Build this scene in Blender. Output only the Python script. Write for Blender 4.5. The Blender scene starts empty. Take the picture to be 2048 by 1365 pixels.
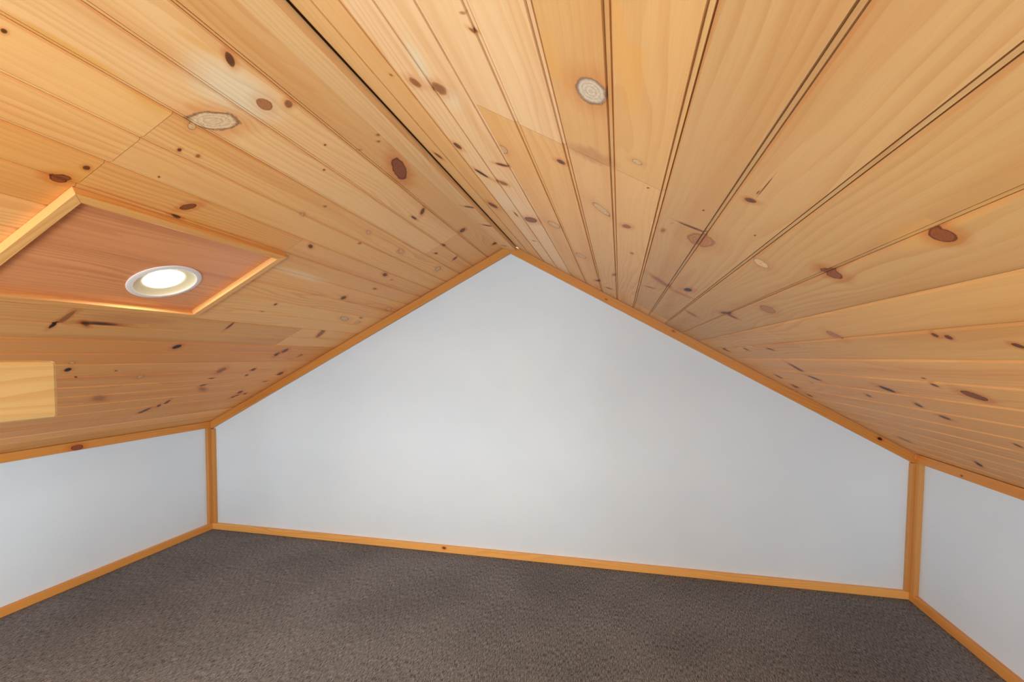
import bpy, math, random
import numpy as np
from mathutils import Vector, Matrix

# ------------------------------------------------------------------ room numbers (metres)
# X runs along the gable wall, Y towards it (the trim faces stand in Y = 0), Z is up
W = 3.8                 # clear width between the knee wall trims
KH = 0.6795             # knee wall height
RH = 1.6902             # ridge height
YF = -4.0               # front edge of the roof
YE = -3.1               # edge of the loft floor
SL = math.hypot(W/2, RH-KH)
TH = math.atan2(RH-KH, W/2)
SC = bpy.context.scene
COL = SC.collection

# ------------------------------------------------------------------ camera
cd = bpy.data.cameras.new('camera')
cam = bpy.data.objects.new('camera', cd)
COL.objects.link(cam)
cd.sensor_width = 36.0
cd.lens = 861.1408/2048*36.0
cd.shift_x = (1024-1074.284)/2048
cd.shift_y = (751.228-682.5)/2048
cd.clip_start = 0.02
Rm = [[0.98205802, -0.18766501, -0.01854435], [0.18826926, 0.98132686, 0.03939888], [0.01080428, -0.04218331, 0.99905147]]
M = Matrix(((Rm[0][0], Rm[0][2], -Rm[0][1], 2.477468),
            (Rm[1][0], Rm[1][2], -Rm[1][1], -2.22066),
            (Rm[2][0], Rm[2][2], -Rm[2][1], 1.095532),
            (0, 0, 0, 1)))
cam.matrix_world = M
SC.camera = cam

# ------------------------------------------------------------------ view, world, added fill light
SC.view_settings.view_transform = 'Standard'
SC.view_settings.look = 'None'
SC.view_settings.exposure = 0.0
SC.view_settings.gamma = 1.0
SC.view_settings.use_curve_mapping = False
SC.cycles.max_bounces = 10
SC.cycles.diffuse_bounces = 6

world = bpy.data.worlds.new('sky'); SC.world = world
world.use_nodes = True
wb = world.node_tree.nodes['Background']
wb.inputs[0].default_value = (0.82, 0.98, 1.03, 1)
wb.inputs[1].default_value = 1.9

# added fill light from below, for a supposed open room behind the camera
def area(name, loc, target, sx, sy, power, col):
    l = bpy.data.lights.new(name, 'AREA'); l.shape = 'RECTANGLE'; l.size = sx; l.size_y = sy
    l.energy = power; l.color = col
    o = bpy.data.objects.new(name, l); COL.objects.link(o); o.location = loc
    o.rotation_euler = (Vector(target)-Vector(loc)).to_track_quat('-Z', 'Y').to_euler()
    return o
FILL_COLOUR = (0.80, 1.0, 1.05)
area('fill_from_below', (1.9, -4.0, -0.9), (1.9, -3.4, 1.1), 3.6, 1.4, 165, FILL_COLOUR)
# added far fill lights, no windows are known there
area('far_fill_light', (1.9, -7.0, -2.2), (1.9, 0, 1.2), 4, 2, 150, FILL_COLOUR)
area('far_fill_light', (-2.0, -7.0, 0.2), (3, 0, 0.8), 3, 2, 297, FILL_COLOUR)
area('far_fill_light', (6.0, -7.0, 0.2), (1, 0, 0.8), 3, 2, 460, FILL_COLOUR)

LENS_EMISSION = 2.4
LAMP_WATTS = {'L': 6.0, 'R': 7.5}
KNOTS = [
('L', 0.1378, -1.5416, 0.00672, 0.00618, 0.01269, -0.0012, 'D'),
('L', 0.1709, -1.4341, -0.00252, 0.01132, 0.01673, 0.00456, 'R'),
('L', 0.1372, -1.4027, -0.00126, 0.008, 0.00854, 0.00324, 'B'),
('L', 0.2671, -1.4713, -0.02948, 0.01871, 0.03438, 0.01407, 'X'),
('L', 0.3035, -1.4888, -0.00349, 0.00776, 0.00558, 0.00487, 'O'),
('L', 0.3693, -1.4665, -0.0022, 0.00349, 0.00255, 0.0025, 'D'),
('L', 0.3627, -1.4317, -0.0023, 0.0036, 0.00273, 0.00272, 'B'),
('L', 0.5532, -1.5637, -0.00609, 0.01053, 0.0127, 0.00493, 'M'),
('L', 0.5045, -1.5496, -0.00185, 0.00515, 0.00455, 0.00242, 'D'),
('L', 0.5131, -1.3432, -0.01389, 0.00716, 0.01067, 0.00632, 'M'),
('L', 0.5571, -1.3395, 0.00021, 0.00427, 0.01103, 0.00208, 'D'),
('L', 0.3128, -1.7514, -0.00014, 0.00336, 0.00292, 0.00065, 'D'),
('L', 0.3893, -1.0908, -0.00214, 0.0072, 0.00788, 0.0061, 'O'),
('L', 0.0865, -1.0167, 0.01372, 0.0175, 0.05185, -0.00347, 'M'),
('L', 0.1516, -0.7453, -0.01312, -0.00105, -0.01193, 0.00889, 'D'),
('L', 0.1929, -0.7389, -0.00069, 0.00409, 0.01827, 0.00314, 'D'),
('L', 0.3418, -0.8213, -0.00386, 0.00675, 0.00693, 0.00943, 'O'),
('L', 0.0529, -1.1817, -0.00276, 0.00199, 0.00301, 0.0029, 'B'),
('L', 0.0652, -1.1614, -0.00278, 0.00155, 0.00312, 0.00226, 'B'),
('L', 0.354, -0.5713, -0.00328, 0.00978, 0.01524, 0.01273, 'O'),
('L', 0.3509, -0.2108, -0.01483, 0.00575, 4e-05, 0.02222, 'O'),
('L', 0.5071, -0.4632, -0.00401, 0.00847, 0.01047, 0.01277, 'D'),
('L', 0.4984, -0.9398, -0.00094, 0.00781, 0.00841, 0.00658, 'D'),
('L', 0.7222, -0.485, -0.01047, 0.00717, 0.00459, 0.01228, 'D'),
('L', 0.8799, -0.2795, -0.00061, 0.01711, 0.0311, 0.01955, 'O'),
('L', 0.8992, -0.1452, -0.0128, 0.00826, 0.00964, 0.01379, 'O'),
('L', 0.7359, -0.0832, -0.00936, 0.01179, 0.01629, 0.02059, 'O'),
('L', 1.0334, -0.2764, -0.0414, 0.00983, -0.01385, 0.01866, 'B'),
('L', 1.2265, -0.3223, -0.01646, 0.0093, 0.00338, 0.01227, 'D'),
('L', 1.265, -0.3366, -0.01635, 0.00911, 0.0002, 0.01218, 'D'),
('L', 0.8502, -0.1797, -0.00202, 0.00433, 0.01052, 0.00585, 'B'),
('L', 0.1108, -0.4369, -0.0127, 0.00237, 0.00028, 0.01482, 'D'),
('L', 0.2217, -0.4053, -0.00196, 0.00489, 0.01249, 0.00666, 'D'),
('L', 0.2495, -0.2138, -0.01309, 0.00158, -0.00319, 0.00936, 'D'),
('L', 0.8491, -0.7487, -0.00477, 0.00438, 0.00286, 0.00543, 'D'),
('L', 0.9117, -0.7556, -0.00132, 0.0034, 0.006, 0.00314, 'D'),
('L', 1.5012, -0.0848, -0.01858, 0.01248, 0.00385, 0.01557, 'D'),
('L', 1.4371, -0.3236, -0.00519, 0.00873, 0.00764, 0.00897, 'D'),
('L', 0.0545, -0.1135, -0.01279, 0.00227, 0.00573, 0.01338, 'D'),
('L', 0.2786, -0.3774, -0.00395, 0.00346, 0.00836, 0.00685, 'D'),
('L', 1.1049, -1.2905, -0.01773, 0.00651, 0.00061, 0.00515, 'K'),
('L', 1.0629, -1.2851, -0.03501, 0.0082, 0.00019, 0.00689, 'B'),
('L', 1.0884, -1.2263, 0.0042, 0.01113, 0.01196, 0.00503, 'P'),
('L', 1.0821, -1.1878, 3e-05, 0.0087, 0.03836, 0.0048, 'P'),
('L', 1.2136, -0.8718, -0.01266, 0.01106, 0.00791, 0.00964, 'K'),
('L', 1.3401, -1.1226, -0.00343, 0.00893, 0.00602, 0.00534, 'O'),
('L', 1.3914, -1.1056, -0.007, 0.01097, 0.00555, 0.00694, 'K'),
('L', 1.4683, -0.8368, -0.00827, 0.01125, 0.00562, 0.00865, 'O'),
('L', 1.0338, -0.7954, -0.02418, 0.00408, -0.00264, 0.00537, 'D'),
('L', 1.4314, -0.5093, -0.02028, 0.01513, 0.0069, 0.01543, 'B'),
('L', 1.522, -0.4913, -0.00432, 0.00687, 0.00946, 0.006, 'D'),
('L', 1.4312, -0.329, -0.01112, 0.00645, 0.00228, 0.00744, 'D'),
('L', 1.5006, -0.3101, -0.00535, 0.00717, 0.00446, 0.00746, 'D'),
('L', 1.6424, -0.4419, 0.00961, 0.02473, 0.0256, 0.01746, 'S'),
('L', 1.5934, -0.4769, -0.00671, 0.00597, 0.01019, 0.00519, 'D'),
('L', 1.6553, -0.8666, -0.00038, 0.02565, 0.01997, 0.01547, 'S'),
('L', 1.8501, -0.5725, -0.02422, 0.00956, 0.01058, 0.00747, 'D'),
('L', 1.8047, -0.5375, -0.01041, 0.00926, 0.00213, 0.00779, 'D'),
('L', 1.7696, -0.5246, -0.02215, 0.00862, -0.00128, 0.0079, 'D'),
('L', 1.7259, -0.1555, -0.01155, 0.01075, 0.00637, 0.01106, 'D'),
('L', 1.7793, -0.1425, -0.01697, 0.00747, 0.01162, 0.00746, 'D'),
('L', 1.7557, -0.0964, -0.00553, 0.00758, 0.00534, 0.0077, 'D'),
('L', 1.6007, -0.1014, -0.00476, 0.0071, 0.0132, 0.00731, 'B'),
('L', 1.2794, -0.1626, -0.01185, 0.00539, 0.00612, 0.00708, 'B'),
('L', 1.452, -1.0512, 0.00029, 0.00407, 0.00297, 0.00221, 'D'),
('L', 1.4082, -0.9561, 0.00021, 0.00421, 0.00333, 0.00253, 'D'),
('L', 0.2256, -1.1888, -0.00162, 0.00191, 0.00204, 0.00221, 'D'),
('L', 0.117, -1.1742, -0.00355, 0.00221, 0.00411, 0.00297, 't'),
('L', 0.3281, -1.0658, -0.00247, 0.0024, 0.00375, 0.00279, 'B'),
('L', 0.1648, -1.2556, -0.0016, 0.00165, 0.00181, 0.00192, 'D'),
('L', 0.4582, -1.447, -0.00104, 0.00198, 0.00135, 0.00133, 'D'),
('L', 0.4032, -0.7925, -0.00279, 0.00316, 0.00542, 0.00423, 'B'),
('L', 0.6108, -0.3934, -0.00274, 0.00483, 0.00849, 0.00695, 'B'),
('L', 0.523, -0.3834, -0.00307, 0.00298, 0.0085, 0.00464, 't'),
('R', 0.2438, -1.4986, 0.00833, -0.00978, 0.00606, 0.01166, 'B'),
('R', 0.3046, -1.5184, 0.01185, -0.01316, 0.0049, 0.0176, 'B'),
('R', 0.2236, -1.251, 0.00759, -0.00808, 0.00803, 0.01258, 'D'),
('R', 0.0822, -1.0745, 0.00792, -0.00636, 0.01101, 0.00952, 'D'),
('R', 0.2387, -1.114, 0.0174, -0.00518, 0.00779, 0.00993, 'K'),
('R', 0.3834, -1.3712, 0.01138, -0.00981, 0.00492, 0.01906, 'O'),
('R', 0.5315, -1.4521, 0.00804, -0.00254, 0.00046, 0.00763, 'D'),
('R', 0.3518, -1.2712, 0.01904, -0.00312, -0.01028, 0.00786, 'D'),
('R', 0.3042, -1.1203, 0.01902, -0.00668, -0.007, 0.01619, 'B'),
('R', 0.1581, -0.773, 0.01696, -0.01058, 0.00385, 0.02378, 'D'),
('R', 0.3249, -0.8438, 0.02793, -0.01085, -0.02302, 0.03719, 'M'),
('R', 0.4286, -0.939, 0.02054, -0.00807, -6e-05, 0.02902, 'O'),
('R', 0.2625, -0.8158, 0.00339, -0.0037, 0.01572, 0.00843, 'D'),
('R', 0.4509, -1.7491, 0.00461, -0.00153, -0.00141, 0.0028, 't'),
('R', 0.4549, -1.7242, 0.00461, -0.00208, 0.00243, 0.0026, 'B'),
('R', 0.6106, -1.7074, 0.01714, -0.01035, 0.00805, 0.02343, 'G'),
('R', 0.6754, -1.585, 0.00785, -0.00088, -0.00093, 0.00668, 'O'),
('R', 0.835, -1.6228, 0.00667, 0.00106, -0.00259, 0.00557, 'D'),
('R', 0.8358, -1.6507, 0.00023, 0.00061, -0.00506, 0.00045, 'D'),
('R', 0.838, -1.6701, -0.00025, 0.00059, -0.02358, 0.0003, 'D'),
('R', 0.8114, -1.3946, 0.02276, 0.00356, -0.0138, 0.03303, 'R'),
('R', 0.787, -1.4374, 0.02336, 0.00019, -0.00541, 0.00402, 'D'),
('R', 0.7414, -1.3516, 0.00366, 0.00093, -0.00547, 0.00851, 'B'),
('R', 0.6051, -1.2981, 0.01938, -0.00443, 0.01554, 0.01785, 'O'),
('R', 0.6643, -1.2654, 0.0095, -0.00079, -0.00662, 0.01327, 'B'),
('R', 0.4926, -0.6665, 0.02042, -0.00594, -0.00072, 0.03186, 'O'),
('R', 0.6839, -1.0594, 0.0043, -0.00042, -0.00253, 0.00856, 'B'),
('R', 0.86, -0.9645, 0.00909, 0.00263, -0.01776, 0.01873, 'K'),
('R', 0.7879, -0.8951, 0.02946, -0.00024, 0.01642, 0.01853, 'B'),
('R', 0.8611, -0.8721, 0.02172, 0.00086, -0.0071, 0.01147, 'S'),
('R', 0.9178, -1.4232, 0.01558, 0.00257, 0.00314, 0.01525, 'X2'),
('R', 0.9956, -1.5166, 0.01434, 0.00484, -0.00322, 0.01342, 'M'),
('R', 1.0029, -1.7264, 0.00998, 0.00645, -0.00511, 0.01045, 'M'),
('R', 1.0236, -1.1607, 0.01602, 0.00707, -0.00568, 0.02721, 'R'),
('R', 0.9879, -0.9097, 0.01035, 0.00374, -0.0192, 0.01717, 'D'),
('R', 1.0093, -0.9098, 0.01285, 0.00162, -0.00327, 0.00851, 'D'),
('R', 0.9303, -0.6309, 0.01796, 0.00146, 0.00405, 0.01599, 'B'),
('R', 1.1541, -1.2138, 0.01589, 0.00638, -0.00303, 0.01598, 'R'),
('R', 1.1821, -1.4682, 0.00486, 0.00309, -0.0006, 0.00531, 'D'),
('R', 1.1902, -1.4847, 0.0048, 0.00375, -0.00142, 0.00605, 'D'),
('R', 1.221, -1.5622, 0.00556, 0.00358, -0.0029, 0.00467, 'D'),
('R', 1.3261, -0.6146, 0.0321, 0.00536, 0.00806, 0.0157, 'D'),
('R', 1.398, -0.5939, 0.01616, 0.00558, -0.0154, 0.01382, 'D'),
('R', 1.4212, -0.9645, 0.01416, 0.00736, -0.01103, 0.01349, 'K'),
('R', 1.4906, -0.7612, 0.00543, 0.00559, -0.00396, 0.0109, 'D'),
('R', 1.5049, -0.9618, 0.0103, 0.00726, -0.0, 0.01225, 'D'),
('R', 1.5665, -0.9699, 0.00787, 0.00717, -0.00803, 0.01071, 'D'),
('R', 1.4028, -1.265, 0.01535, 0.01086, -0.01133, 0.01531, 'M'),
('R', 1.3694, -1.207, 0.00585, 0.00392, -0.00325, 0.00624, 'D'),
('R', 1.339, -1.2182, 0.00177, 0.00237, -0.00331, 0.00376, 'D'),
('R', 1.9916, -0.5471, 0.02028, 0.01548, 0.00878, 0.02131, 'K'),
('R', 1.6722, -1.0528, 0.00814, 0.00526, -0.00216, 0.0066, 'D'),
('R', 1.9429, -0.241, 0.01789, 0.01117, -0.01646, 0.01845, 'B'),
('R', 1.5291, -0.1263, 0.00334, 0.00676, -0.00872, 0.01772, 'D'),
('R', 1.4445, -0.4645, 0.00246, 0.00509, -0.01162, 0.01217, 't'),
('R', 1.1766, -0.1786, 0.01437, 0.00359, -0.00941, 0.01744, 'D'),
('R', 1.1945, -0.7124, 0.00731, 0.00287, -0.01284, 0.00914, 'D'),
('R', 1.1843, -0.4707, 0.0082, 0.00315, -0.00628, 0.01264, 'D'),
('R', 1.4223, -0.1955, 0.01765, 0.00546, -0.00179, 0.01686, 'D'),
('R', 1.5114, -0.1572, 0.01221, 0.00768, -0.0094, 0.02084, 'D'),
('R', 1.6057, -0.1012, 0.01337, 0.00726, -0.00156, 0.01828, 'D'),
('R', 0.5426, -0.289, 0.01666, -0.0019, -0.03035, 0.02341, 'D'),
('R', 0.5932, -0.2258, 0.01583, -0.00129, -0.01684, 0.01721, 'B'),
('R', 0.7614, -0.7288, 0.01349, 0.00026, -0.01741, 0.00928, 'B'),
('R', 0.2541, -0.4743, 0.01239, -0.00361, -0.01274, 0.01335, 't'),
('R', 0.6246, -0.6232, 0.00634, -0.00029, -0.01508, 0.01977, 'B'),
('R', 0.8737, -1.5241, 0.00105, 0.00058, -0.00164, 0.00175, 'K'),
('R', 0.7897, -1.5273, 0.0013, 0.00037, -0.00165, 0.00177, 'K'),
('R', 0.6977, -1.5146, 0.00162, 0.00013, -0.00176, 0.00187, 'K'),
('R', 0.1811, -1.4817, 0.0025, -0.00332, 0.00133, 0.00373, 'B'),
('R', 0.7535, -1.4124, 0.00165, 0.00032, -0.00233, 0.00244, 't'),
]
STAINS_AND_PALE = [
('L', 0.2878, -1.7031, -0.0029, 0.0124, 0.13342, 0.00256, 0, 0.75),
('L', 0.3011, -1.5685, 0.00505, 0.01723, 0.05403, 0.00412, 0, 0.6),
('L', 0.1485, -1.581, -0.00561, 0.0075, 0.05918, 0.00186, 0, 0.55),
('L', 0.1912, -1.4861, -0.01378, 0.05978, 0.11064, 0.0213, 2, 0.75),
('L', 0.5367, -1.554, -0.01018, 0.03332, 0.04127, 0.01413, 0, 0.5),
('L', 0.3403, -1.4216, -0.00016, 0.01584, 0.0693, 0.00619, 0, 0.35),
('L', 0.553, -1.2893, 0.00119, 0.0214, 0.08053, 0.0111, 0, 0.6),
('L', 0.5719, -1.4611, 0.00216, 0.01534, 0.05791, 0.00622, 0, 0.5),
('L', 1.0449, -1.1226, -0.0044, 0.02966, 0.16808, 0.01781, 1, 0.45),
('L', 0.0903, -0.9449, -0.01211, 0.02615, 0.07781, 0.01998, 0, 0.4),
('L', 0.6475, -0.8301, 0.00301, 0.027, 0.20307, 0.0219, 2, 0.5),
('R', 0.5629, -1.7085, -0.00385, -0.0169, 0.10194, 0.01361, 0, 0.5),
('R', 0.6592, -1.7808, 0.01126, -0.02135, 0.13907, 0.01418, 0, 0.55),
('R', 0.5961, -1.536, 0.05319, -0.00856, -0.00362, 0.0337, 1, 0.6),
('R', 0.6482, -1.8209, 0.00799, -0.00783, 0.04928, 0.00551, 0, 0.5),
('R', 0.5776, -1.7036, 0.00163, -0.00899, 0.02706, 0.00842, 0, 0.5),
('R', 0.2966, -1.5746, -0.01036, -0.02342, 0.07029, 0.02117, 2, 0.7),
('R', 0.231, -0.9114, 0.1208, -0.06366, -0.03527, 0.15445, 2, 0.45),
('R', 0.3253, -1.515, 0.00614, -0.03457, 0.05237, 0.0394, 2, 0.5),
('R', 0.9943, -1.7147, 0.00869, 0.02577, -0.06742, 0.02916, 0, 0.35),
('R', 0.9924, -1.774, -0.00353, 0.00896, -0.07571, 0.00764, 0, 0.35),
('R', 0.4308, -1.2965, -0.02198, -0.01796, 0.17661, 0.02459, 0, 0.35),
('R', 0.4737, -1.2596, 0.00826, -0.02084, 0.16475, 0.03851, 0, 0.3),
('R', 1.2507, -1.3088, 0.02009, 0.0306, -0.20744, 0.04703, 0, 0.35),
]
# resin streaks by knots, rusty bands; pale patches hold painted glare and paler wood

# ------------------------------------------------------------------ materials
class NT:
    """short-hand for building node trees"""
    def __init__(s, name):
        s.m = bpy.data.materials.new(name); s.m.use_nodes = True
        s.t = s.m.node_tree; s.t.nodes.clear()
    def n(s, kind, **kw):
        x = s.t.nodes.new(kind)
        for k, v in kw.items(): setattr(x, k, v)
        return x
    def put(s, sock, v):
        if isinstance(v, bpy.types.NodeSocket): s.t.links.new(v, sock)
        elif isinstance(v, (tuple, list)) and sock.type == 'RGBA': sock.default_value = (*v[:3], 1)
        else: sock.default_value = v
    def math(s, op, a, b=0.0, c=0.0, clamp=False):
        x = s.n('ShaderNodeMath', operation=op, use_clamp=clamp)
        s.put(x.inputs[0], a); s.put(x.inputs[1], b); s.put(x.inputs[2], c)
        return x.outputs[0]
    def vmath(s, op, a, b=(0, 0, 0)):
        x = s.n('ShaderNodeVectorMath', operation=op)
        s.put(x.inputs[0], a); s.put(x.inputs[1], b)
        return x.outputs[1] if op in ('LENGTH', 'DOT_PRODUCT') else x.outputs[0]
    def mix(s, f, a, b, mode='MIX'):
        x = s.n('ShaderNodeMix', data_type='RGBA', blend_type=mode); x.clamp_factor = True
        s.put(x.inputs[0], f); s.put(x.inputs[6], a); s.put(x.inputs[7], b)
        return x.outputs[2]
    def sep(s, v):
        x = s.n('ShaderNodeSeparateXYZ'); s.put(x.inputs[0], v); return x.outputs
    def comb(s, x_, y_, z_):
        x = s.n('ShaderNodeCombineXYZ'); s.put(x.inputs[0], x_); s.put(x.inputs[1], y_); s.put(x.inputs[2], z_)
        return x.outputs[0]
    def attr(s, name):
        return s.n('ShaderNodeAttribute', attribute_name=name).outputs['Vector']
    def noise(s, vec, scale=1.0, detail=2.0, rough=0.5, dist=0.0):
        x = s.n('ShaderNodeTexNoise'); s.put(x.inputs['Vector'], vec); x.inputs['Scale'].default_value = scale
        x.inputs['Detail'].default_value = detail; x.inputs['Roughness'].default_value = rough
        x.inputs['Distortion'].default_value = dist
        return x.outputs[0]
    def ramp(s, v, a, b, lo=0.0, hi=1.0, smooth=True):
        x = s.n('ShaderNodeMapRange', interpolation_type='SMOOTHSTEP' if smooth else 'LINEAR')
        s.put(x.inputs[0], v); s.put(x.inputs[1], a); s.put(x.inputs[2], b); s.put(x.inputs[3], lo); s.put(x.inputs[4], hi)
        return x.outputs[0]
    def bsdf(s, col, rough=0.5, bump=None, bs=0.1, bd=0.001, spec=0.5, coat=0.0):
        p = s.n('ShaderNodeBsdfPrincipled'); s.put(p.inputs['Base Color'], col); s.put(p.inputs['Roughness'], rough)
        p.inputs['Specular IOR Level'].default_value = spec
        p.inputs['Coat Weight'].default_value = coat
        p.inputs['Coat Roughness'].default_value = 0.25
        if bump is not None:
            b = s.n('ShaderNodeBump'); s.put(b.inputs['Height'], bump)
            b.inputs['Strength'].default_value = bs; b.inputs['Distance'].default_value = bd
            s.t.links.new(b.outputs[0], p.inputs['Normal'])
        o = s.n('ShaderNodeOutputMaterial'); s.t.links.new(p.outputs[0], o.inputs[0])
        return p

def srgb(r, g, b):
    f = lambda c: (c/255/12.92) if c/255 <= 0.04045 else ((c/255+0.055)/1.055)**2.4
    return (f(r), f(g), f(b))

def wood(name, base, late, grain=1.0, rough=0.42, coat=0.15):
    """softwood with annual rings that flow round the knots stored on the mesh"""
    t = NT(name)
    g = t.attr('grain'); gu, gv, gs = t.sep(g)
    slots = []
    for q in ('', '_b'):
        kx, ky, kon = t.sep(t.attr('knot'+q)); ru, rv, _ = t.sep(t.attr('knot_offset'+q))
        soft, rim, halo = t.sep(t.attr('knot_look'+q)); slots.append((kx, ky, kon, rv, soft, rim, halo, t.attr('knot_colour'+q)))
    sa = t.attr('stain'); sx, sy, son = t.sep(sa)
    scol = t.attr('stain_colour')
    tone = t.attr('tone')
    # wobbling outline
    wob = t.math('ADD', t.noise(t.comb(gu, gv, gs), 55, 2.0), t.math('MULTIPLY', t.noise(t.comb(gu, gv, gs), 260, 1.0), 0.35))
    wob = t.math('MULTIPLY', t.math('SUBTRACT', wob, 0.67), 0.36)
    fld = gv; radii = []
    for kx, ky, kon, rv, soft, rim, halo, kc in slots:
        r0 = t.vmath('LENGTH', t.comb(kx, ky, 0.0))
        radii.append(t.math('MULTIPLY', r0, t.math('ADD', 1.0, wob)))
        # ring field pushed aside by the knot
        push = t.math('DIVIDE', t.math('MULTIPLY', kon, 0.9), t.math('ADD', t.math('MULTIPLY', r0, r0), 0.35))
        fld = t.math('SUBTRACT', fld, t.math('MULTIPLY', rv, push))
    big = t.noise(t.comb(t.math('MULTIPLY', gu, 1.3), t.math('MULTIPLY', fld, 9.0), gs), 1.0, 2.0)
    fine = t.noise(t.comb(t.math('MULTIPLY', gu, 9.0), t.math('MULTIPLY', fld, 90.0), gs), 1.0, 3.0)
    ph = t.math('ADD', t.math('MULTIPLY', fld, 62.0), t.math('MULTIPLY', big, 9.0))
    ph = t.math('ADD', ph, t.math('MULTIPLY', fine, 0.25))
    fr = t.math('FRACT', ph)
    line = t.math('MULTIPLY', t.ramp(fr, 0.30, 0.93), t.ramp(fr, 1.0, 0.93))
    fib = t.noise(t.comb(t.math('MULTIPLY', gu, 14.0), t.math('MULTIPLY', gv, 520.0), gs), 1.0, 2.0)
    amp = t.noise(t.comb(t.math('MULTIPLY', gu, 1.1), t.math('MULTIPLY', gv, 6.0), t.math('ADD', gs, 7.3)), 1.0, 1.0)
    la = t.math('MULTIPLY', line, t.ramp(amp, 0.35, 0.72, 0.07*grain, 0.40*grain))
    col = t.mix(la, base, late)
    mot = t.noise(t.comb(t.math('MULTIPLY', gu, 0.9), t.math('MULTIPLY', fld, 14.0), t.math('ADD', gs, 3.1)), 1.0, 2.0)
    col = t.mix(t.ramp(mot, 0.48, 0.75, 0.0, 0.38*grain), col, late)
    v = t.math('ADD', 0.93, t.math('MULTIPLY', fib, 0.14))
    col = t.mix(1.0, col, t.comb(v, v, v), 'MULTIPLY')
    col = t.mix(1.0, col, tone, 'MULTIPLY')
    # stains and pitch streaks, then pale patches with lamp glare in the colour
    sw = t.noise(t.comb(t.math('MULTIPLY', gu, 12.0), t.math('MULTIPLY', gv, 70.0), gs), 1.0, 3.0)
    sr = t.math('ADD', t.vmath('LENGTH', t.comb(sx, sy, 0.0)), t.math('MULTIPLY', t.math('SUBTRACT', sw, 0.5), 0.9))
    sm = t.math('MULTIPLY', t.ramp(sr, 1.05, 0.35), son)
    col = t.mix(sm, col, t.mix(1.0, scol, t.mix(0.35, (1, 1, 1), t.mix(la, (1, 1, 1), (0.7, 0.6, 0.5))), 'MULTIPLY'))
    px_, py_, pon = t.sep(t.attr('pale'))
    pr = t.math('ADD', t.vmath('LENGTH', t.comb(px_, py_, 0.0)), t.math('MULTIPLY', t.math('SUBTRACT', big, 0.5), 0.8))
    col = t.mix(t.math('MULTIPLY', t.ramp(pr, 1.1, 0.2), pon), col, t.mix(t.math('MULTIPLY', la, 1.2), srgb(236, 212, 178), srgb(205, 170, 125)))
    # knot
    blot = t.noise(t.comb(t.math('MULTIPLY', gu, 1.0), gv, t.math('ADD', gs, 5.0)), 190, 3.0, 0.7)
    for (kx, ky, kon, rv, soft, rim, halo, kc), r in zip(slots, radii):
        # resin halo, drawn out along the fibres
        rh = t.math('ADD', r, t.math('MULTIPLY', t.math('SUBTRACT', sw, 0.5), 1.6))
        hl = t.math('MULTIPLY', t.math('MULTIPLY', t.ramp(rh, 2.8, 0.8), halo), kon)
        col = t.mix(hl, col, t.mix(1.0, col, (0.82, 0.50, 0.26), 'MULTIPLY'))
        core = t.math('MULTIPLY', t.ramp(r, t.math('ADD', 1.0, soft), t.math('SUBTRACT', 1.0, soft)), kon)
        rings = t.math('FRACT', t.math('ADD', t.math('MULTIPLY', r, 4.0), t.math('MULTIPLY', blot, 0.8)))
        kcol = t.mix(t.math('MULTIPLY', t.ramp(rings, 0.3, 0.95), 0.42), kc, t.mix(1.0, kc, (0.55, 0.45, 0.40), 'MULTIPLY'))
        kcol = t.mix(t.ramp(blot, 0.45, 0.75, 0.0, 0.55), kcol, t.mix(1.0, kc, (0.60, 0.42, 0.30), 'MULTIPLY'))
        kcol = t.mix(t.ramp(blot, 0.45, 0.25, 0.0, 0.30), kcol, t.mix(1.0, kc, (1.5, 1.35, 1.2), 'MULTIPLY'))
        col = t.mix(core, col, kcol)
        rd = t.math('ABSOLUTE', t.math('SUBTRACT', r, 0.97))
        rm = t.math('MULTIPLY', t.math('MULTIPLY', t.math('MULTIPLY', t.ramp(rd, 0.15, 0.02), rim), kon), t.ramp(blot, 0.25, 0.5, 0.45, 1.0))
        col = t.mix(rm, col, t.mix(1.0, kc, (0.30, 0.16, 0.10), 'MULTIPLY'))
    t.bsdf(col, rough, t.math('ADD', t.math('MULTIPLY', fib, 0.6), t.math('MULTIPLY', line, 0.5)), 0.10, 0.0006, 0.28, coat)
    return t.m

PINE = wood('pine_boards', srgb(227, 171, 112), srgb(203, 129, 65), 1.15, 0.5, 0.05)
TRIM = wood('pine_trim', srgb(222, 150, 78), srgb(190, 108, 40), 1.0, 0.4, 0.2)
PANEL = wood('stained_plywood', srgb(224, 146, 94), srgb(172, 92, 50), 1.1, 0.32, 0.35)

def paint():
    t = NT('white_paint')
    co = t.n('ShaderNodeTexCoord').outputs['Object']
    a = t.noise(co, 1.7, 3.0, 0.6); b = t.noise(co, 60, 3.0, 0.6)
    c = t.mix(t.ramp(a, 0.3, 0.7), srgb(216, 226, 238), srgb(222, 230, 240))
    t.bsdf(c, 0.62, t.math('ADD', t.math('MULTIPLY', b, 0.25), a), 0.12, 0.004, 0.3)
    return t.m
WHITE = paint()

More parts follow.
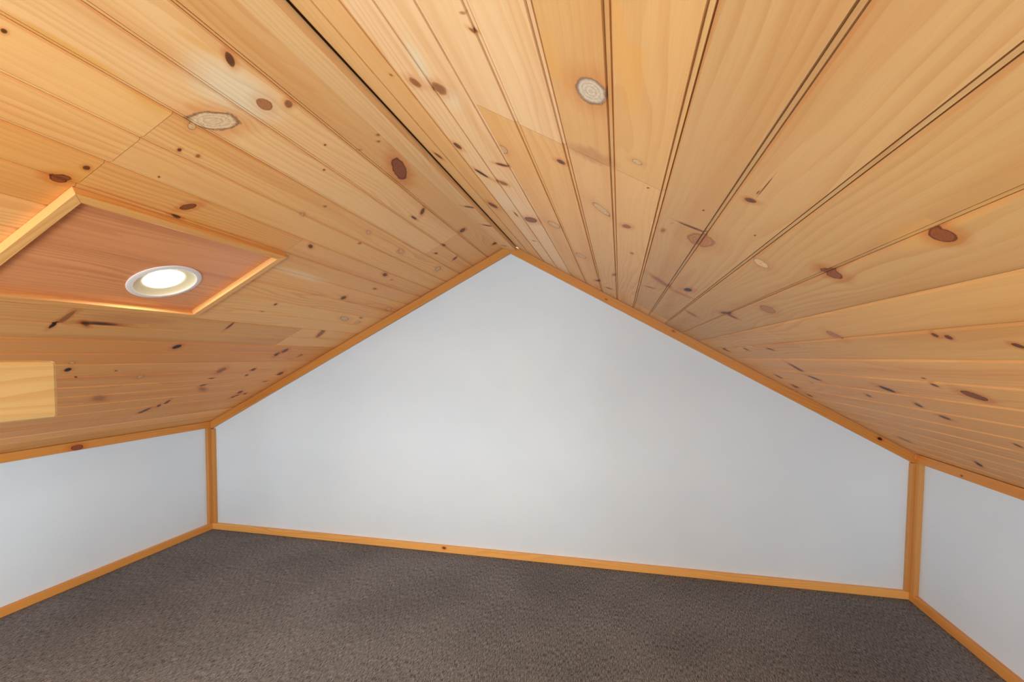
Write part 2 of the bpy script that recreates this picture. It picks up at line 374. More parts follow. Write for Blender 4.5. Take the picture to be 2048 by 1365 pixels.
def carpet():
    t = NT('loop_carpet')
    co = t.n('ShaderNodeTexCoord').outputs['Object']
    x, y, z = t.sep(co)
    wob = t.noise(co, 3.0, 2.0)
    xx = t.math('ADD', x, t.math('MULTIPLY', wob, 0.05))
    a = t.noise(t.comb(t.math('MULTIPLY', xx, 330), t.math('MULTIPLY', y, 52), 0.0), 1.0, 3.0, 0.6)
    b = t.noise(t.comb(t.math('MULTIPLY', xx, 420), t.math('MULTIPLY', y, 240), 3.0), 1.0, 2.0, 0.6)
    c = t.noise(co, 2.2, 3.0, 0.55)
    s = t.math('ADD', t.math('MULTIPLY', a, 0.6), t.math('MULTIPLY', b, 0.4))
    col = t.mix(t.ramp(s, 0.36, 0.64), srgb(62, 61, 63), srgb(146, 147, 151))
    v = t.ramp(c, 0.3, 0.7, 0.86, 1.1)
    col = t.mix(1.0, col, t.comb(v, v, v), 'MULTIPLY')
    t.bsdf(col, 0.95, s, 0.7, 0.003, 0.1)
    return t.m
CARPET = carpet()

def plain(name, col, rough=0.4, emit=None, strength=0.0, spec=0.5):
    t = NT(name)
    co = t.n('ShaderNodeTexCoord').outputs['Object']
    n = t.noise(co, 90, 2.0)
    c = t.mix(t.math('MULTIPLY', n, 0.06), col, (0.5*col[0], 0.5*col[1], 0.5*col[2]))
    p = t.bsdf(c, rough, n, 0.03, 0.0004, spec)
    if emit: p.inputs['Emission Color'].default_value = (*emit, 1); p.inputs['Emission Strength'].default_value = strength
    return t.m
ENAMEL = plain('white_enamel', srgb(224, 212, 208), 0.4)
CREAM = plain('reflector_enamel', srgb(226, 206, 168), 0.5)
LENS = plain('frosted_lens', (0.9, 0.9, 0.9), 0.5, (1.0, 0.94, 0.86), LENS_EMISSION)
DECK = plain('roof_deck', srgb(96, 62, 34), 0.9)
def glass():
    t = NT('window_glass')
    tr = t.n('ShaderNodeBsdfTransparent'); gl = t.n('ShaderNodeBsdfGlossy'); gl.inputs['Roughness'].default_value = 0.02
    m = t.n('ShaderNodeMixShader'); m.inputs[0].default_value = 0.06
    t.t.links.new(tr.outputs[0], m.inputs[1]); t.t.links.new(gl.outputs[0], m.inputs[2])
    o = t.n('ShaderNodeOutputMaterial'); t.t.links.new(m.outputs[0], o.inputs[0])
    return t.m
GLASS = glass()

# ------------------------------------------------------------------ mesh collecting
ATT = ('grain', 'tone', 'knot', 'knot_offset', 'knot_look', 'knot_colour', 'stain', 'stain_colour', 'pale', 'knot_b', 'knot_offset_b', 'knot_look_b', 'knot_colour_b')
NOATT = dict(tone=(1, 1, 1), knot=(0, 0, 0), knot_offset=(0, 0, 0), knot_look=(0.1, 0, 0), knot_colour=(0, 0, 0),
             stain=(0, 0, 0), stain_colour=(0, 0, 0), pale=(0, 0, 0),
             knot_b=(0, 0, 0), knot_offset_b=(0, 0, 0), knot_look_b=(0.1, 0, 0), knot_colour_b=(0, 0, 0))
class MB:
    def __init__(s): s.v = []; s.f = []; s.a = {k: [] for k in ATT}; s.mi = []
    def face(s, pts, grain, att=None, mi=0):
        """pts: world points; grain: (u, v, seed) per corner; att: dict name -> one vector or a list per corner"""
        i = len(s.v); s.v += [tuple(p) for p in pts]; n = len(pts)
        s.f.append(tuple(range(i, i+n))); s.mi.append(mi)
        s.a['grain'] += [tuple(g) for g in grain]
        att = att or {}
        for k in ATT[1:]:
            x = att.get(k, NOATT[k])
            s.a[k] += list(x) if isinstance(x, list) else [x]*n
    def build(s, name, mats, parent=None, merge=True, bevel=0.0):
        me = bpy.data.meshes.new(name); me.from_pydata(s.v, [], s.f)
        for m in (mats if isinstance(mats, (list, tuple)) else [mats]): me.materials.append(m)
        me.polygons.foreach_set('material_index', s.mi)
        for k in ATT:
            a = me.attributes.new(k, 'FLOAT_VECTOR', 'CORNER')
            a.data.foreach_set('vector', np.array(s.a[k], dtype=np.float32).ravel())
        me.update()
        if merge:
            import bmesh
            b = bmesh.new(); b.from_mesh(me); bmesh.ops.remove_doubles(b, verts=b.verts, dist=0.00002)
            b.to_mesh(me); b.free()
        o = bpy.data.objects.new(name, me); COL.objects.link(o)
        if parent: o.parent = parent
        if bevel:
            m = o.modifiers.new('arris', 'BEVEL'); m.width = bevel; m.segments = 2; m.limit_method = 'ANGLE'; m.angle_limit = math.radians(40)
        return o

_seed = [10.0]
def seed():
    _seed[0] += 3.37
    return _seed[0]

def prism(mb, poly, d, grain_dir, tone=(1, 1, 1), knots=(), cuts=0, mi=0):
    """closed prism: poly (list of Vectors) swept by vector d; grain_dir = unit vector of the fibres.
    knots: (point, radius along the grain, radius across, look) on any face"""
    sd = seed(); g = Vector(grain_dir).normalized(); d = Vector(d); poly = [Vector(p) for p in poly]
    def add(pts):
        nrm = (pts[1]-pts[0]).cross(pts[2]-pts[0]).normalized()
        c = nrm.cross(g)
        if c.length < 0.2:                                      # end grain
            c = nrm.orthogonal().normalized(); e = nrm.cross(c)
            gr = [(0.2*p.dot(e), p.dot(c)*0.5, sd) for p in pts]
            mb.face(pts, gr, dict(tone=(tone[0]*0.93, tone[1]*0.86, tone[2]*0.8)), mi); return
        c.normalize()
        k = [q for q in knots if abs((Vector(q[0])-pts[0]).dot(nrm)) < 0.004]
        us = [p.dot(g) for p in pts]; u0, u1 = min(us), max(us)
        def slab(a, b, q):
            sub = clip(clip(pts, g, a, 1), g, b, -1)
            if len(sub) < 3: return
            gr = [(p.dot(g), p.dot(c), sd) for p in sub]
            att = dict(tone=tone)
            if q:
                kp = Vector(q[0]); L = LOOK[q[3]]
                att['knot'] = [((p-kp).dot(g)/q[1], (p-kp).dot(c)/q[2], 1.0) for p in sub]
                att['knot_offset'] = [((p-kp).dot(g), (p-kp).dot(c), 0) for p in sub]
                att['knot_look'] = L[1]; att['knot_colour'] = L[0]
            mb.face(sub, gr, att, mi)
        k = sorted(k, key=lambda q: Vector(q[0]).dot(g))
        if not k: slab(u0-1, u1+1, None); return
        kk = [Vector(q[0]).dot(g) for q in k]
        b = [u0-1] + [(kk[i]+kk[i+1])/2 for i in range(len(kk)-1)] + [u1+1]
        for i, q in enumerate(k): slab(b[i], b[i+1], q)
    n = len(poly)
    nrm = (poly[1]-poly[0]).cross(poly[2]-poly[0])
    if nrm.dot(d) > 0: poly = poly[::-1]
    add(poly); add([p+d for p in poly[::-1]])
    for i in range(n):
        a, b = poly[i], poly[(i+1) % n]
        add([b, a, a+d, b+d])

def clip(pts, g, a, sgn):
    out = []
    for i in range(len(pts)):
        p, q = pts[i], pts[(i+1) % len(pts)]
        dp, dq = sgn*(p.dot(g)-a), sgn*(q.dot(g)-a)
        if dp >= 0: out.append(p)
        if dp*dq < 0: out.append(p.lerp(q, dp/(dp-dq)))
    return out

def box(mb, lo, hi, grain_dir, **kw):
    x0, y0, z0 = lo; x1, y1, z1 = hi
    prism(mb, [(x0, y0, z0), (x1, y0, z0), (x1, y1, z0), (x0, y1, z0)], (0, 0, z1-z0), grain_dir, **kw)

def structure(o):
    o['kind'] = 'structure'; return o

# knot looks: colour, (edge softness, dark rim, halo)
LOOK = {
 'D': (srgb(108, 64, 36), (0.28, 0.55, 0.75)), 'K': (srgb(46, 28, 20), (0.25, 0.7, 0.7)),
 'R': (srgb(182, 118, 72), (0.12, 0.45, 0.35)), 'M': (srgb(146, 76, 36), (0.14, 0.8, 0.75)),
 'B': (srgb(160, 100, 58), (0.35, 0.30, 0.6)), 'O': (srgb(222, 176, 124), (0.1, 0.75, 0.30)),
 'X': (srgb(230, 192, 150), (0.14, 0.85, 0.55)), 'X2': (srgb(226, 184, 132), (0.1, 0.6, 0.3)),
 'S': (srgb(184, 116, 66), (0.55, 0.0, 0.4)), 'G': (srgb(214, 190, 164), (0.05, 0.8, 0.45)),
 'P': (srgb(80, 54, 40), (0.6, 0.2, 0.9)), 't': (srgb(190, 134, 84), (0.5, 0.1, 0.2)),
}
STC = [srgb(226, 158, 78), srgb(186, 118, 74), srgb(238, 216, 182)]

# ------------------------------------------------------------------ sloping ceiling
def frame_of(side):
    sg = -1 if side == 'L' else 1
    A = Vector((W/2, 0, RH)); d = Vector((sg*math.cos(TH), 0, -math.sin(TH)))
    n = Vector((-sg*math.sin(TH), 0, -math.cos(TH)))           # into the room
    return A, d, n
def sp(side, s, y, off=0.0):
    A, d, n = frame_of(side)
    return A + d*s + n*off + Vector((0, y, 0))

R_NEAR = [(0.1205, -1.6219), (0.205, -1.659), (0.2903, -1.6964), (0.3774, -1.7346), (0.4603, -1.771), (0.5491, -1.8099), (0.6342, -1.8473), (0.7222, -1.8859), (0.8113, -1.925), (0.8982, -1.9304), (0.9885, -1.8297), (1.077, -1.731), (1.1678, -1.6298), (1.2621, -1.5247), (1.355, -1.4212), (1.4458, -1.32), (1.5357, -1.2198), (1.6279, -1.117), (1.7194, -1.0151), (1.8114, -0.9125)]
R_BACK = [0.118, 0.2049, 0.288, 0.3691, 0.4561, 0.546, 0.6338, 0.7237, 0.8099, 0.8986, 0.9925, 1.0799, 1.1655, 1.2577, 1.353, 1.4423, 1.533, 1.623, 1.714, 1.806]
L_NEAR = {0: (0.1174, -1.6574), 1: (0.2035, -1.7222), 2: (0.29, -1.7657), 3: (0.3792, -1.7253), 4: (0.4672, -1.6854), 5: (0.5508, -1.6475), 6: (0.6373, -1.6082), 11: (1.0957, -1.4003), 12: (1.1834, -1.3605), 13: (1.2775, -1.3178), 14: (1.3538, -1.1398), 15: (1.4475, -1.0972), 16: (1.5379, -1.05), 17: (1.6224, -1.0058), 18: (1.7138, -0.9581), 20: (1.8973, -0.8622)}
L_BACK = {0: 0.138, 1: 0.2292, 2: 0.3153, 3: 0.4037, 4: 0.4935, 5: 0.573, 6: 0.6575, 8: 0.8352, 9: 0.9175, 10: 1.0037, 11: 1.0827, 13: 1.2622}
def fill(d, n):
    ks = sorted(d)
    out = []
    for i in range(n):
        if i in d: out.append(d[i]); continue
        lo = [k for k in ks if k < i]; hi = [k for k in ks if k > i]
        if lo and hi: a, b = lo[-1], hi[0]
        else: a, b = ks[-6], ks[-1]
        out.append(d[a] + (d[b]-d[a])*(i-a)/(b-a))
    return out
def seams(side):
    """list of functions y -> s"""
    if side == 'R':
        nb = fill(dict(enumerate(R_BACK)), 24)
        ns = fill({i: v[0] for i, v in enumerate(R_NEAR)}, 24); ny = fill({i: v[1] for i, v in enumerate(R_NEAR)}, 24)
    else:
        nb = fill(L_BACK, 22)
        ns = fill({i: v[0] for i, v in L_NEAR.items()}, 22); ny = fill({i: v[1] for i, v in L_NEAR.items()}, 22)
        nb.append(2.052); ns.append(2.047); ny.append(-0.9)
        nb[21], ns[21] = 1.975, 1.982
    ny = [min(-0.8, v) for v in ny]
    return [(lambda y, a=a, b=b, c=c: a + (b-a)*(y/c)) for a, b, c in zip(nb, ns, ny)]

# board end joints: (side, first seam, last seam) -> y positions
JOINTS = {('L', 0): [-0.43, -2.9], ('L', 2): [-1.53], ('L', 4): [-0.992, -1.537], ('L', 6): [-2.4], ('L', 8): [-3.0], ('L', 10): [-0.437],
          ('L', 12): [-2.6], ('L', 14): [-1.9], ('L', 16): [-3.1], ('L', 18): [-2.2],
          ('R', 3): [-1.527], ('R', 5): [-1.527], ('R', 7): [-0.18], ('R', 11): [-0.95], ('R', 1): [-2.9], ('R', 9): [-2.7], ('R', 13): [-2.8], ('R', 15): [-2.3], ('R', 17): [-3.0]}
# board tones, with some of the ceiling's light and dark put in (side, first seam, piece counted from the gable wall)
TONES = {
 ('L', -2, 0): (1.0, 0.96, 0.90), ('L', 0, 0): (1.04, 0.98, 0.88), ('L', 0, 1): (1.12, 1.18, 1.28),
 ('L', 2, 0): (1.06, 1.02, 0.92), ('L', 2, 1): (1.1, 1.06, 0.95),
 ('L', 4, 0): (1.02, 0.94, 0.85), ('L', 4, 1): (1.0, 0.86, 0.64), ('L', 4, 2): (0.99, 0.82, 0.56),
 ('L', 6, 0): (1.08, 1.0, 0.88), ('L', 8, 0): (1.1, 1.08, 1.0), ('L', 10, 0): (1.08, 1.02, 0.92), ('L', 10, 1): (0.94, 0.84, 0.70),
 ('L', 12, 0): (0.96, 0.73, 0.52), ('L', 14, 0): (1.04, 0.86, 0.68), ('L', 16, 0): (1.03, 0.84, 0.66), ('L', 18, 0): (1.01, 0.82, 0.62), ('L', 20, 0): (1.01, 0.84, 0.66), ('L', 22, 0): (1.0, 0.88, 0.70),
 ('R', -1, 0): (1.08, 1.08, 1.02), ('R', 1, 0): (1.13, 1.30, 1.68), ('R', 3, 0): (1.05, 1.02, 0.92), ('R', 3, 1): (1.12, 1.28, 1.62),
 ('R', 5, 0): (1.0, 1.0, 0.98), ('R', 5, 1): (0.95, 0.93, 0.85), ('R', 7, 0): (0.98, 0.93, 0.84), ('R', 7, 1): (0.78, 0.77, 0.76), ('R', 9, 0): (0.76, 0.74, 0.69),
 ('R', 11, 0): (0.92, 0.88, 0.80), ('R', 11, 1): (0.90, 0.83, 0.68), ('R', 13, 0): (1.04, 0.94, 0.80), ('R', 15, 0): (1.05, 0.93, 0.78), ('R', 17, 0): (1.05, 0.95, 0.80), ('R', 19, 0): (1.03, 0.92, 0.76), ('R', 21, 0): (1.02, 0.90, 0.74),
}
rnd = random.Random(5)
def tone_of(side, b, seg):
    if (side, b, seg) in TONES: return TONES[(side, b, seg)]
    q = rnd.uniform(-1, 1)
    return (1.10+0.05*q, 0.97+0.06*q, 0.82+0.09*q)

def knots_near(tab, side, sa, sb, bs, be, y0, y1):
    out = []
    for k in tab:
        if k[0] != side or not (y1-0.02 < k[2] < y0+0.02): continue
        ex = math.hypot(k[3], k[4])
        a, b = sa(k[2]), sb(k[2]); ba, bb = bs(k[2]), be(k[2])
        if not (ba-0.002 <= k[1] <= bb+0.002): continue
        if k[1]+ex*0.85 > a and k[1]-ex*0.85 < b: out.append(k)
    return sorted(out, key=lambda k: -k[2])

def split(q):
    """cell limits between neighbouring marks, in proportion to their reach along the board"""
    out = []
    for a, b in zip(q, q[1:]):
        ea, eb = math.hypot(a[5], a[6]), math.hypot(b[5], b[6])
        out.append(a[2] + (b[2]-a[2])*ea/(ea+eb))
    return out

def build_slope(mb, side):
    S = seams(side)
    n = len(S); par = 0 if side == 'L' else 1                  # joint seams have this parity
    ridge = lambda y: (0.0 if side == 'L' else 0.0485)
    eave = lambda y: SL + 0.035
    edges = [ridge] + S + [eave]                                # edge j is seam j-1
    yb = 0.10
    for j in range(len(edges)-1):
        k = j-1                                                 # seam index of the upper edge
        b = k if (k % 2 == par % 2) else k-1                    # board's first seam
        if side == 'L' and k >= 20: b = k
        bs = edges[max(0, b+1)]
        be = edges[min(len(edges)-1, (b+3) if not (side == 'L' and k >= 20) else b+2)]
        sa, sb = edges[j], edges[j+1]
        js = JOINTS.get((side, b), [])
        segs = []; y = yb
        for q in js: segs.append((y, q+0.0003)); y = q-0.0003
        segs.append((y, YF-0.02))
        for si, (ya, yz) in enumerate(segs):
            tn = tone_of(side, b, si)
            if k != b: tn = tone_cache.get((side, b, si), tn)
            tone_cache[(side, b, si)] = tn
            sd = seed_cache.setdefault((side, b, si), seed())
            kn = knots_near(KNOTS, side, sa, sb, bs, be, ya, yz)
            st = knots_near([q for q in STAINS_AND_PALE if q[7] < 2], side, sa, sb, bs, be, ya+0.2, yz-0.2)
            pl = knots_near([q for q in STAINS_AND_PALE if q[7] == 2], side, sa, sb, bs, be, ya+0.2, yz-0.2)
            pb = split(pl)
            ka_, kn2 = kn[0::2], kn[1::2]
            kb, kb2 = split(ka_), split(kn2)
            sb_ = split(st)
            hole = [-1.30, -1.06] if (side == 'L' and k in (6, 7, 8)) else ([-2.80, -2.56] if (side == 'R' and k in (6, 7, 8, 9)) else [])
            cuts = sorted([c for c in kb+kb2+sb_+pb+hole if yz < c < ya], reverse=True)
            ys = [ya]+cuts+[yz]
            for y0, y1 in zip(ys, ys[1:]):
                if y0-y1 < 1e-5: continue
                ym = (y0+y1)/2
                if hole and hole[0] < ym < hole[1]: continue
                marks = []
                if ka_: marks.append(('', ka_[sum(1 for c in kb if ym < c)]))
                if kn2: marks.append(('_b', kn2[sum(1 for c in kb2 if ym < c)]))
                ss = None
                if st:
                    i = sum(1 for c in sb_ if ym < c); ss = st[i]
                pp = None
                if pl:
                    i = sum(1 for c in pb if ym < c); pp = pl[i]
                prof = []
                first = 0.0 if j == 0 else 0.0062
                # cross section over this half board: (edge, offset, depth)
                first = 0.0 if j == 0 else 0.0066
                if j > 0: prof.append((0, 0.0036, 0.0034))
                prof.append((0, first, 0.0))
                if j < len(edges)-2:
                    deep = 0.0112 if ((k+1) % 2 == par % 2) or (side == 'L' and k+1 >= 20) else 0.0068
                    prof += [(1, -0.0042, 0.0), (1, -0.0038, 0.0062), (1, -0.0025, 0.0062), (1, -0.0021, 0.0020), (1, 0.0020, 0.0026),
                             (1, 0.0023, deep), (1, 0.0036, deep), (1, 0.0036, 0.0034)]
                else: prof.append((1, 0.0, 0.0))
                def pt(pr, y):
                    e = sa if pr[0] == 0 else sb
                    s = e(y)+pr[1]
                    return s, y, sp(side, s, y, -pr[2])
                for p0, p1 in zip(prof, prof[1:]):
                    cs = [pt(p0, y0), pt(p1, y0), pt(p1, y1), pt(p0, y1)]
                    if side == 'L': cs = cs[::-1]
                    gr = [(c[1], c[0], sd) for c in cs]
                    att = dict(tone=tn)
                    for q, kk in marks:
                        Ai = np.linalg.inv(np.array([[kk[3], kk[4]], [kk[5], kk[6]]]))
                        kl = [Ai @ np.array([c[0]-kk[1], c[1]-kk[2]]) for c in cs]
                        att['knot'+q] = [(float(v[0]), float(v[1]), 1.0) for v in kl]
                        att['knot_offset'+q] = [(c[1]-kk[2], c[0]-kk[1], 0) for c in cs]
                        LK = LOOK[kk[7]]; att['knot_colour'+q] = LK[0]; att['knot_look'+q] = LK[1]
                    if ss:
                        Ai = np.linalg.inv(np.array([[ss[3], ss[4]], [ss[5], ss[6]]]))
                        kl = [Ai @ np.array([c[0]-ss[1], c[1]-ss[2]]) for c in cs]
                        att['stain'] = [(float(v[0]), float(v[1]), float(ss[8])) for v in kl]
                        att['stain_colour'] = STC[ss[7]]
                    if pp:
                        Ai = np.linalg.inv(np.array([[pp[3], pp[4]], [pp[5], pp[6]]]))
                        kl = [Ai @ np.array([c[0]-pp[1], c[1]-pp[2]]) for c in cs]
                        att['pale'] = [(float(v[0]), float(v[1]), float(pp[8])) for v in kl]
                    mb.face([c[2] for c in cs], gr, att, 0)
tone_cache = {}; seed_cache = {}
ceil = MB()
build_slope(ceil, 'L'); build_slope(ceil, 'R')
# roof deck behind the boards
def deck(side):
    t0, t1 = 0.0115, 0.03
    def quad(s0, s1, y0, y1):
        g = [(0, 0, 0)]*4
        a = [sp(side, s0, y0, -t0), sp(side, s1, y0, -t0), sp(side, s1, y1, -t0), sp(side, s0, y1, -t0)]
        b = [sp(side, s0, y0, -t1), sp(side, s1, y0, -t1), sp(side, s1, y1, -t1), sp(side, s0, y1, -t1)]
        ceil.face(a if side == 'R' else a[::-1], g, None, 1)
        ceil.face(b[::-1] if side == 'R' else b, g, None, 1)
    ha, hb = (-1.06, -1.30) if side == 'L' else (-2.56, -2.80)
    quad(0, 0.66, 0.10, YF-0.02); quad(0.90, SL+0.04, 0.10, YF-0.02)
    quad(0.66, 0.90, 0.10, ha); quad(0.66, 0.90, hb, YF-0.02)
deck('L'); deck('R')
structure(ceil.build('ceiling', [PINE, DECK], merge=False))

# ------------------------------------------------------------------ floor and walls
T = 0.019                                                       # trim thickness
mb = MB(); box(mb, (-0.12, YE, -0.03), (W+0.12, 0.12, 0.0), (0, 1, 0))
structure(mb.build('floor', CARPET))
mb = MB(); box(mb, (-0.12, YF, 0.0), (-T, T, KH-0.012), (0, 1, 0)); structure(mb.build('wall_left', WHITE))
mb = MB(); box(mb, (W+T, YF, 0.0), (W+0.12, T, KH-0.012), (0, 1, 0)); structure(mb.build('wall_right', WHITE))
def zr(x, g=0.0): return RH - abs(x-W/2)*math.tan(TH) - g
mb = MB()
prism(mb, [(-0.12, T, 0), (W+0.12, T, 0), (W+0.12, T, zr(W+0.12, .014)), (W/2, T, RH-.014), (-0.12, T, zr(-0.12, .014))], (0, 0.10, 0), (1, 0, 0))
structure(mb.build('wall_back', WHITE))
# edge of the loft floor, open to the room below
mb = MB(); box(mb, (-0.12, YE-0.03, -0.14), (W+0.12, YE, 0.004), (1, 0, 0), tone=(1, 0.95, 0.86)); structure(mb.build('trim_8', TRIM, bevel=0.003))

# ------------------------------------------------------------------ trim
TC = (0.93, 0.80, 0.58)
gap = 0.0025
mb = MB(); box(mb, (-T, 0.0, 0.0), (W+T, T, 0.037), (1, 0, 0), tone=(1.2, 1.45, 1.65), knots=[((1.535, 0, 0.026), 0.010, 0.0065, 'M')])
structure(mb.build('baseboard_back', TRIM, bevel=0.002))
mb = MB(); box(mb, (-T, YE, 0.0), (0, -0.0005, 0.037), (0, 1, 0), tone=(1.0, 1.04, 1.0)); structure(mb.build('baseboard_left', TRIM, bevel=0.002))
mb = MB(); box(mb, (W, YE, 0.0), (W+T, -0.0005, 0.037), (0, 1, 0), tone=(1.0, 1.04, 1.0)); structure(mb.build('baseboard_right', TRIM, bevel=0.002))

def rake(side, kn, tone):
    sg = -1 if side == 'L' else 1
    v = 0.043/math.cos(TH)
    g = gap/math.cos(TH)
    x0, x1 = W/2, W/2+sg*(W/2+T)
    mb = MB()
    prism(mb, [(x0, 0, zr(x0, g)), (x1, 0, zr(x1, g)), (x1, 0, zr(x1, v)), (x0, 0, zr(x0, v))], (0, T, 0),
          (sg*math.cos(TH), 0, -math.sin(TH)), tone=tone, knots=kn)
    return mb
def rk(side, px): return None
mb = rake('L', [], (0.86, 0.84, 0.72)); structure(mb.build('trim_1', TRIM, bevel=0.0015))
KR = [((2.405, 0, zr(2.405, .030)), 0.006, 0.002, 'D'), ((2.735, 0, zr(2.735, .014)), 0.007, 0.004, 'B'), ((3.655, 0, zr(3.655, .018)), 0.010, 0.006, 'K')]
mb = rake('R', KR, (0.86, 0.84, 0.72)); structure(mb.build('trim_2', TRIM, bevel=0.0015))
# corner boards
mb = MB(); box(mb, (-T, 0.0, 0.037), (0.019, T, KH-0.05), (0, 0, 1), tone=(0.84, 0.90, 0.94))
box(mb, (-T, -0.020, 0.037), (0.0, -0.0002, KH-0.042), (0, 0, 1), tone=(0.84, 0.90, 0.94)); structure(mb.build('trim_3', TRIM, bevel=0.0015))
mb = MB(); box(mb, (W-0.014, -0.004, 0.037), (W+T, T, KH-0.046), (0, 0, 1), tone=(0.84, 0.90, 0.94))
box(mb, (W, -0.034, 0.037), (W+T, -0.0042, KH-0.042), (0, 0, 1), tone=(0.88, 0.96, 1.05)); structure(mb.build('trim_4', TRIM, bevel=0.0015))
# knee wall heads
def head(side, y0):
    sg = -1 if side == 'L' else 1
    X = 0 if side == 'L' else W
    x1 = X + sg*T
    mb = MB()
    kn = [((0, -0.667, KH-0.028), 0.022, 0.012, 'M')] if side == 'L' else [((W, -0.27, KH-0.03), 0.005, 0.003, 'D')]
    prism(mb, [(X, YF, zr(X, gap)), (x1, YF, zr(x1, gap)), (x1, YF, KH-0.042), (X, YF, KH-0.042)], (0, y0-YF, 0), (0, 1, 0), tone=(0.92, 0.86, 0.60), knots=kn)
    if side == 'R':                                             # its end laps over the rake trim
        prism(mb, [(X-0.015, -0.012, KH-0.017), (X-0.004, -0.012, KH-0.003), (X, -0.012, KH-0.003), (X, -0.012, KH-0.030)], (0, 0.0115, 0), (0, 1, 0), tone=(1.05, 0.95, 0.85))
    return mb
structure(head('L', 0.0).build('trim_5', TRIM, bevel=0.0012))
structure(head('R', 0.0).build('trim_6', TRIM, bevel=0.0012))
# ridge board
mb = MB()
xl, xr_ = W/2-0.041, W/2+0.0305
poly = [(xl, YF, zr(xl)+0.001), (xl+0.001, YF, zr(xl)-0.003), (xr_, YF, RH-0.038), (xr_+0.005, YF, RH-0.0205), (W/2+0.018, YF, RH-0.0105), (W/2, YF, RH-0.001)]
prism(mb, poly, (0, -YF-0.001, 0), (0, 1, 0), tone=(1.08, 1.14, 1.25),
      knots=[((W/2+0.012, -0.66, RH-0.0352), 0.008, 0.02, 'D'), ((W/2+0.012, -0.43, RH-0.0352), 0.008, 0.022, 'D'), ((W/2-0.01, -0.08, RH-0.031), 0.006, 0.014, 'B')])
structure(mb.build('trim_7', PINE, bevel=0.0012))

# ------------------------------------------------------------------ framed ceiling panel
def thing(name, label, cat, loc):
    o = bpy.data.objects.new(name, None); COL.objects.link(o); o.location = loc
    o['label'] = label; o['category'] = cat; o.empty_display_size = 0.05
    bpy.context.view_layer.update()
    return o
def child(o, parent):
    o.parent = parent; o.matrix_parent_inverse = Matrix.Translation(parent.location).inverted(); return o

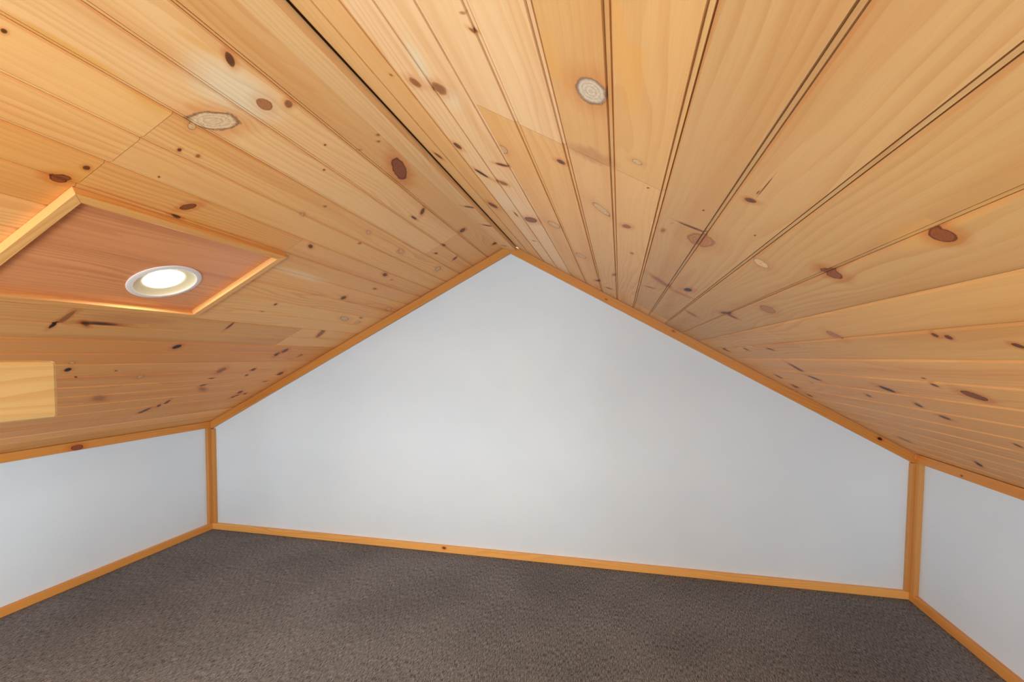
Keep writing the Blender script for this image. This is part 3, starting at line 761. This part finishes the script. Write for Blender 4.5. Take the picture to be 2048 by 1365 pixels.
def fixture(SD, DY, panel_label, lamp_label):
    s0, s1, y0, y1 = 0.563, 0.980, -1.541+DY, -0.987+DY                   # outer frame on the left slope
    rw, proud = 0.0215, 0.018
    A_, d_, n_ = frame_of(SD)
    pan = thing('ceiling_panel', panel_label, 'ceiling panel', sp(SD, (s0+s1)/2, (y0+y1)/2))
    def rail(poly, g, tone, kn=()):
        mb = MB(); prism(mb, [sp(SD, s, y, 0.0005) for s, y in poly], n_*(proud-0.0005), g, tone=tone, knots=kn)
        return child(mb.build('frame_rail', PINE, bevel=0.0012), pan)
    i0, i1, j0, j1 = s0+rw, s1-rw-0.003, y0+rw, y1-rw
    rail([(s0, y0), (s0, y1), (i0, j1), (i0, j0)], (0, 1, 0), (1.0, 0.90, 0.66))
    rail([(s1, y0), (s1, y1), (i1, j1), (i1, j0)], (0, 1, 0), (1.0, 0.93, 0.80))
    rail([(s0, y0), (s1, y0), (i1, j0), (i0, j0)], d_, (1.04, 0.98, 0.80))
    rail([(s0, y1), (s1, y1), (i1, j1), (i0, j1)], d_, (1.0, 0.93, 0.80))
    # the plywood with its round cut-out
    lc_s, lc_y = 0.820, -1.186+DY
    def holed(mb, off, hr, seg=48, flip=False):
        sd = 50.0
        cor = [(i0-0.001, j0-0.001), (i1+0.001, j0-0.001), (i1+0.001, j1+0.001), (i0-0.001, j1+0.001)]
        ring = [(lc_s+hr*math.cos(2*math.pi*i/seg), lc_y+hr*math.sin(2*math.pi*i/seg)) for i in range(seg)]
        def edge(a):
            dx, dy = math.cos(a), math.sin(a)
            ts = []
            if dx > 1e-9: ts.append((i1+.001-lc_s)/dx)
            if dx < -1e-9: ts.append((i0-.001-lc_s)/dx)
            if dy > 1e-9: ts.append((j1+.001-lc_y)/dy)
            if dy < -1e-9: ts.append((j0-.001-lc_y)/dy)
            t = min(ts); return (lc_s+dx*t, lc_y+dy*t)
        angs = sorted([2*math.pi*i/seg for i in range(seg)] + [math.atan2(c[1]-lc_y, c[0]-lc_s) % (2*math.pi) for c in cor])
        for a, b in zip(angs, angs[1:]+[angs[0]+2*math.pi]):
            if b-a < 1e-6: continue
            q = [(lc_s+hr*math.cos(a), lc_y+hr*math.sin(a)), edge(a), edge(b), (lc_s+hr*math.cos(b), lc_y+hr*math.sin(b))]
            if flip: q = q[::-1]
            c = np.array([[0.0009, 0.0], [0.0, 0.20]])
            st = [((s-0.7395)/0.0012, (y-DY+1.36)/0.16, 0.5) for s, y in q]
            mb.face([sp(SD, s, y, off) for s, y in q], [(y, s, sd) for s, y in q], dict(tone=(1, 1, 1), stain=st, stain_colour=srgb(222, 178, 146)))
    mb = MB(); holed(mb, 0.0022, 0.076); holed(mb, -0.004, 0.076, flip=True)
    child(mb.build('panel_board', PANEL), pan)

    # ------------------------------------------------------------------ recessed lamp
    lamp = thing('recessed_light', lamp_label, 'ceiling light', sp(SD, lc_s, lc_y))
    def lathe(name, prof, mat, seg=64, parent=None):
        vs, fs = [], []
        for r, h in prof:
            for i in range(seg):
                a = 2*math.pi*i/seg
                vs.append(tuple(sp(SD, lc_s+r*math.cos(a), lc_y+r*math.sin(a), 0.0022+h)))
        for j in range(len(prof)-1):
            for i in range(seg):
                k = (i+1) % seg
                fs.append((j*seg+i, j*seg+k, (j+1)*seg+k, (j+1)*seg+i))
        if prof[-1][0] < 0.001: pass
        me = bpy.data.meshes.new(name); me.from_pydata(vs, [], fs); me.materials.append(mat)
        import bmesh
        b = bmesh.new(); b.from_mesh(me); bmesh.ops.remove_doubles(b, verts=b.verts, dist=1e-5); bmesh.ops.recalc_face_normals(b, faces=b.faces); b.to_mesh(me); b.free()
        for p in me.polygons: p.use_smooth = True
        o = bpy.data.objects.new(name, me); COL.objects.link(o)
        if parent: child(o, parent)
        return o
    l = bpy.data.lights.new('lamp_bulb', 'AREA'); l.shape = 'DISK'; l.size = 0.10; l.energy = LAMP_WATTS[SD]; l.color = (1.0, 0.93, 0.84)
    lo = bpy.data.objects.new('lamp_bulb', l); COL.objects.link(lo); lo.location = sp(SD, lc_s, lc_y, 0.0065)
    lo.rotation_euler = n_.to_track_quat('-Z', 'Y').to_euler()
    lathe('trim_ring', [(0.0870, 0.0002), (0.0885, 0.0012), (0.0880, 0.0026), (0.0860, 0.0036), (0.0765, 0.0048), (0.0742, 0.0046), (0.0735, 0.0036), (0.0728, 0.0)], ENAMEL, parent=lamp)
    lathe('reflector', [(0.0728, 0.0018), (0.0715, 0.0), (0.0705, -0.001), (0.0640, -0.0045), (0.0560, -0.0075), (0.0500, -0.0085), (0.0495, -0.012)], CREAM, parent=lamp)
    lathe('lens', [(0.0490, -0.011), (0.047, -0.0065), (0.040, -0.0040), (0.028, -0.0022), (0.014, -0.0014), (0.0001, -0.0012)], LENS, parent=lamp)


fixture('L', 0.0, 'reddish plywood panel in a raised pine frame on the left slope', 'lit round recessed light with white trim ring in the plywood panel')
fixture('R', -1.50, 'added plywood panel in a pine frame on the right slope, unseen behind the viewer', 'added round recessed light in the right slope, unseen behind the viewer')  # unseen fixture, added to lighten the left slope

# ------------------------------------------------------------------ guard rail end at the left
gr = thing('guard_rail', 'pale pine guard rail with rounded end, at the left below the framed panel', 'railing', (1.555, -2.4, 0))
mb = MB(); box(mb, (1.5720, -3.35, 0.9925), (1.6100, -1.6970, 1.0815), (0, 1, 0), tone=(0.80, 0.96, 0.98))
child(mb.build('rail', PINE, bevel=0.006), gr)
for yy in (-2.10, -3.28):
    mb = MB(); box(mb, (1.500, yy, 0.0), (1.5715, yy+0.07, 1.06), (0, 0, 1), tone=(1, 0.95, 0.85))
    child(mb.build('post', PINE, bevel=0.004), gr)
